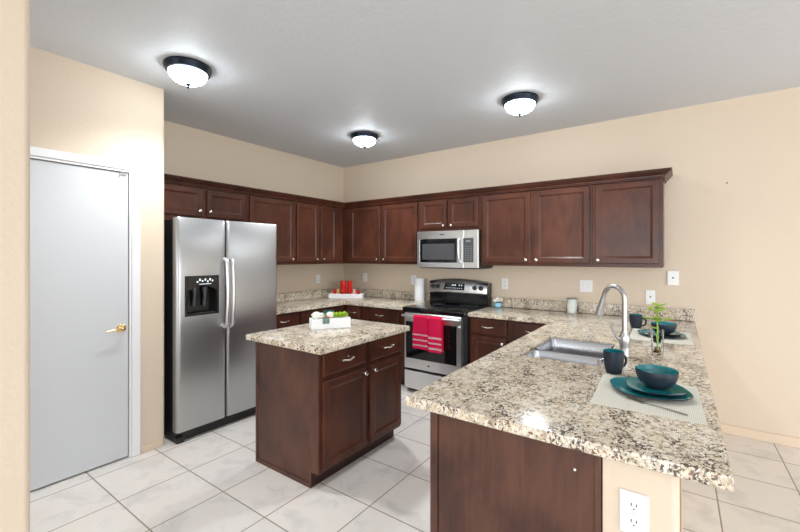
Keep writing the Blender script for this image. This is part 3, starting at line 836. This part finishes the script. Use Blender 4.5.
def fork(label, loc, rz):
    bm = new(); tube(bm, [(-.02, 0, .004), (.05, 0, .006), (.12, 0, .004)], [.003, .0035, .005], 8)
    for q in bm.verts: q.co.z = .002+(q.co.z-.002)*.5
    box(bm, -.045, -.010, .003, -.02, .010, .0048, .0008)
    for k in range(4): box(bm, -.085, -.0100+k*.0058, .003, -.044, -.0074+k*.0058, .0046)
    o = obj('fork', bm, M_FORK, None, True, loc, rz); return tag(o, label, 'fork')
M_FORK = mat('fork_steel', (.5, .47, .42), .28, 1)
placemat('woven pale placemat at the near place setting', (3.925, -2.380, CT), math.radians(2), .355, .45)
CTM = CT+.0040
big_plate('large navy and teal dinner plate lying directly on the near placemat', (3.933, -2.338, CTM), .35)
small_plate('smaller teal plate stacked on the near dinner plate', (3.952, -2.325, CTM+.0066), .2)
bowl('navy bowl with teal inside on the near stack of plates', (3.957, -2.300, CTM+.0126))
mug('navy mug with teal inside beside the near placemat, by the sink', (3.776, -2.108, CT+.0008), math.radians(48))
fork('metal fork lying on the near placemat in front of the plates', (3.945, -2.508, CTM), math.radians(-20))
placemat('woven pale placemat at the far place setting near the wall', (3.925, -.945, CT), math.radians(1), .355, .47)
big_plate('large navy and teal dinner plate lying directly on the far placemat', (3.930, -.930, CTM), .35)
small_plate('smaller teal plate stacked on the far dinner plate', (3.940, -.905, CTM+.0066), .2)
bowl('navy bowl on the far stack of plates behind the glass vase', (3.945, -.925, CTM+.0126))
mug('navy mug beside the far placemat near the backsplash', (3.758, -.672, CT+.0008), math.radians(-15))

# ------------------------------------------------------------ vase with sprig
vs = thing('vase', 'square clear glass vase with pebbles and a bright green sprig', 'vase', (3.935, -1.66, CT+.0008), math.radians(8))
def sqring(bm, s, z): return [bm.verts.new((x, y, z)) for x, y in rrect(-s, -s, s, s, s*.25, 3)]
bm = new(); seq = [(.024, 0), (.0255, .002), (.030, .155), (.0275, .155), (.0225, .012)]
rs = [sqring(bm, s, z) for s, z in seq]
for a, b in zip(rs, rs[1:]):
    for i in range(len(a)): bm.faces.new((a[i], a[(i+1) % len(a)], b[(i+1) % len(a)], b[i]))
bm.faces.new(rs[0]); bm.faces.new(rs[-1])
obj('glass', bm, M_CLEAR, vs, True)
bm = new(); rnd = random.Random(3)
for k in range(34):
    ball(bm, (rnd.uniform(-.015, .015), rnd.uniform(-.015, .015), .019+rnd.random()*.038), rnd.uniform(.005, .0068), 1, 1, .8, 1)
obj('pebbles', bm, M_PEBB, vs)
bm = new(); tube(bm, [(0, 0, .045), (.003, 0, .12), (0, .002, .20), (.006, 0, .255), (.0, 0, .285)], [.004, .004, .0035, .003, .002], 8)
tube(bm, [(.004, .0, .05), (-.004, .003, .12), (.004, .004, .17)], .003, 6)
obj('stem', bm, M_STEM, vs, True)
bm = new()
for k, (a, z, ln, d_) in enumerate(((0.2, .20, .06, .1), (3.2, .205, .06, .15), (1.7, .21, .05, .2), (4.6, .215, .05, .1), (2.6, .25, .045, 0), (.6, .255, .045, .1), (5.3, .27, .04, .1), (3.9, .275, .05, .4), (2.0, .285, .035, 0), (0.0, .285, .035, 0), (3.0, .16, .03, .3))):
    leaf(bm, (0, 0, z), (math.cos(a), math.sin(a), .35), ln*1.25, .036, d_)
obj('leaves', bm, M_LIME, vs, True)

# ------------------------------------------------------------ small counter items
bm = new(); lathe(bm, [(.019, 0), (.059, 0), (.061, .004), (.061, .284), (.059, .288), (.019, .285), (.019, 0)], (1.405, -.125, CT+.0008), 40)
tag(obj('paper_towel_roll', bm, M_PAPER, None, True), 'upright white paper towel roll to the left of the range', 'paper towel')

cj = thing('candle_jar', 'pale grey-green candle jar by the backsplash below the switch plate', 'candle', (3.170, -.095, CT+.0008))
bm = new(); lathe(bm, [(0, 0), (.038, 0), (.042, .006), (.044, .03), (.045, .135), (0, .135)], (0, 0, 0), 32); obj('jar', bm, M_CAND, cj, True)
bm = new(); lathe(bm, [(0, .1352), (.0465, .1352), (.0465, .146), (.044, .149), (0, .149)], (0, 0, 0), 32); obj('lid', bm, M_CLID, cj, True)

fg = thing('flower_pot', 'little sky-blue pot of white flowers to the right of the range', 'flower pot', (2.408, -.095, CT+.0008))
bm = new(); lathe(bm, [(0, 0), (.030, 0), (.036, .005), (.042, .022), (.040, .040), (.044, .046), (.042, .050), (.034, .046), (0, .042)], (0, 0, 0), 28); obj('pot', bm, M_BLUEC, fg, True)
bm = new(); rnd = random.Random(9)
for k in range(30):
    a = rnd.random()*2*PI; rr_ = .046*math.sqrt(rnd.random()); ball(bm, (rr_*math.cos(a), rr_*math.sin(a), .062+.034*rnd.random()+.024*(1-rr_/.046)), rnd.uniform(.013, .019), 1, 1, .8, 1)
obj('blossoms', bm, M_CREAM, fg, True)
bm = new()
for k in range(7):
    a = k*.9+.3; leaf(bm, (.02*math.cos(a), .02*math.sin(a), .050), (math.cos(a), math.sin(a), .6), .035, .016)
obj('leaves', bm, M_GREYL, fg, True)

# succulent box on the island, facing the camera
ba = math.atan2(.263, .163)
BLn, BDp = .305, .105
pl = thing('planter_box', 'white rectangular planter box of succulents on the island top', 'planter', (1.756, -2.200, CT+.0008), ba)
bm = new(); th = .009; H_ = .078
box(bm, 0, 0, 0, BLn, th, H_, .0015); box(bm, 0, BDp-th, 0, BLn, BDp, H_, .0015)
box(bm, 0, th, 0, th, BDp-th, H_, .0015); box(bm, BLn-th, th, 0, BLn, BDp-th, H_, .0015); box(bm, th, th, 0, BLn-th, BDp-th, .055)
obj('box', bm, M_WBOX, pl)
def rosette(bm, c, r, layers=4, pointy=.5, up=.5):
    for l in range(layers):
        n_ = 7-l; rr_ = r*(1-l/layers*.65); el = .25+up*l/layers*2.2
        for k in range(n_):
            a = 2*PI*k/n_+l*.4
            leaf(bm, c, (math.cos(a)*math.cos(el), math.sin(a)*math.cos(el), math.sin(el)), rr_, r*pointy, 0, .003)
bm = new()
rnd = random.Random(5)
for x, r in ((.045, .045), (.085, .036), (.150, .040)):
    ball(bm, (x, .048, .075+r*.4), r*.8, 1, .9, .75, 2)
    rosette(bm, (x, .048, .08+r*.2), r, 4, .55)
for q in bm.verts: q.co.z = .060+(q.co.z-.060)*1.2
obj('cream_succulents', bm, M_CREAM, pl, True)
bm = new()
for x, y in ((.205, .045), (.235, .06), (.262, .045), (.185, .065), (.225, .035), (.275, .065), (.25, .03)): 
    rosette(bm, (x, y, .072), .032, 4, .42, .6); ball(bm, (x, y, .082), .014, 1, 1, .9, 1)
for q in bm.verts: q.co.z = .060+(q.co.z-.060)*1.85
obj('lime_succulents', bm, M_LIME, pl, True)
bm = new()
for x, y, r in ((.120, .070, .036), (.145, .080, .034), (.175, .085, .032)): rosette(bm, (x, y, .085), r, 3, .22, .9)
for q in bm.verts: q.co.z = .060+(q.co.z-.060)*1.65
obj('blue_green_succulents', bm, M_TEALP, pl, True)
bm = new()
for x, y, r in ((.165, .080, .03), (.10, .035, .025)): rosette(bm, (x, y, .085), r, 3, .22, .9)
for q in bm.verts: q.co.z = .060+(q.co.z-.060)*1.55
obj('green_succulents', bm, M_GREEN, pl, True)
bm = new()
for x in (.088, .100, .116, .128):
    tube(bm, [(x, .012, .080), (x, -.004, .084), (x+.001, -.008, .070), (x, -.0075, .050), (x+.001, -.0075, .040)], [.005, .006, .0065, .0065, .003], 8)
obj('trailing_stems', bm, M_GREYL, pl, True)
bm = new()
for x, y in ((.095, .028), (.118, .030), (.137, .026)): rosette(bm, (x, y, .082), .016, 3, .5, .9)
obj('orange_blossoms', bm, M_ORANGE, pl, True)

# tray of red candle glasses in the corner
ta = math.atan2(.248, .398); TL, TD = .46, .15
TX, TY = .192+.004, -.501
tr = thing('tray', 'white rectangular tray with small red lettering in the counter corner', 'tray', (TX, TY, CT+.0008), ta)
bm = new(); H_ = .058; th = .008
box(bm, 0, 0, 0, TL, th, H_, .0015); box(bm, 0, TD-th, 0, TL, TD, H_, .0015); box(bm, 0, th, 0, th, TD-th, H_, .0015); box(bm, TL-th, th, 0, TL, TD-th, H_, .0015); box(bm, th, th, .0, TL-th, TD-th, .012)
obj('tray_box', bm, M_WBOX, tr)
bm = new(); rnd = random.Random(8); x = .05
while x < TL-.05:
    w_ = rnd.uniform(.006, .014); h_ = rnd.uniform(.008, .018); box(bm, x, -.0012, .024, x+.003, .001, .024+h_); box(bm, x, -.0012, .024+h_*.5, x+w_, .001, .028+h_*.5); x += w_+rnd.choice((.008, .012, .022))
obj('lettering', bm, M_SIGN, tr)
def holder(name, label, cat, u, v, r, h_, m, grp):
    ca, sa = math.cos(ta), math.sin(ta); x = TX+u*ca-v*sa; y = TY+u*sa+v*ca
    t = thing(name, label, cat, (x, y, CT+.0145), 0, grp)
    bm = new(); lathe(bm, [(0, 0), (r*.86, 0), (r*.92, .004), (r, h_*.5), (r, h_), (r*.9, h_), (r*.88, h_*.5), (r*.8, .012), (0, .012)], (0, 0, 0), 28); obj('glass', bm, m, t, True)
    bm = new(); lathe(bm, [(0, .0125), (r*.7, .0125), (r*.7, h_*.55), (0, h_*.55)], (0, 0, 0), 20); obj('candle', bm, mat('wax', (.75, .10, .05), .6) if m != M_GOLD else M_CREAM, t, True)
    return t
holder('candle_holder', 'tall red glass candle holder, left of the two tall ones on the tray', 'candle holder', .185, .075, .042, .215, M_REDG, 'red glass candle holders')
holder('candle_holder', 'tall red glass candle holder, right of the two tall ones on the tray', 'candle holder', .272, .085, .036, .215, M_REDG, 'red glass candle holders')
holder('candle_holder', 'short dark-red glass candle holder farthest left on the tray', 'candle holder', .070, .055, .022, .100, M_REDG, 'red glass candle holders')
holder('candle_holder', 'short gold candle holder just left of the tall red ones', 'candle holder', .118, .050, .019, .105, M_GOLD, 'small candle holders')
holder('candle_holder', 'short pink candle holder just right of the tall red ones', 'candle holder', .336, .060, .020, .105, M_PINK, 'small candle holders')
holder('candle_holder', 'short red glass candle holder farthest right on the tray', 'candle holder', .395, .055, .022, .085, M_REDG, 'red glass candle holders')
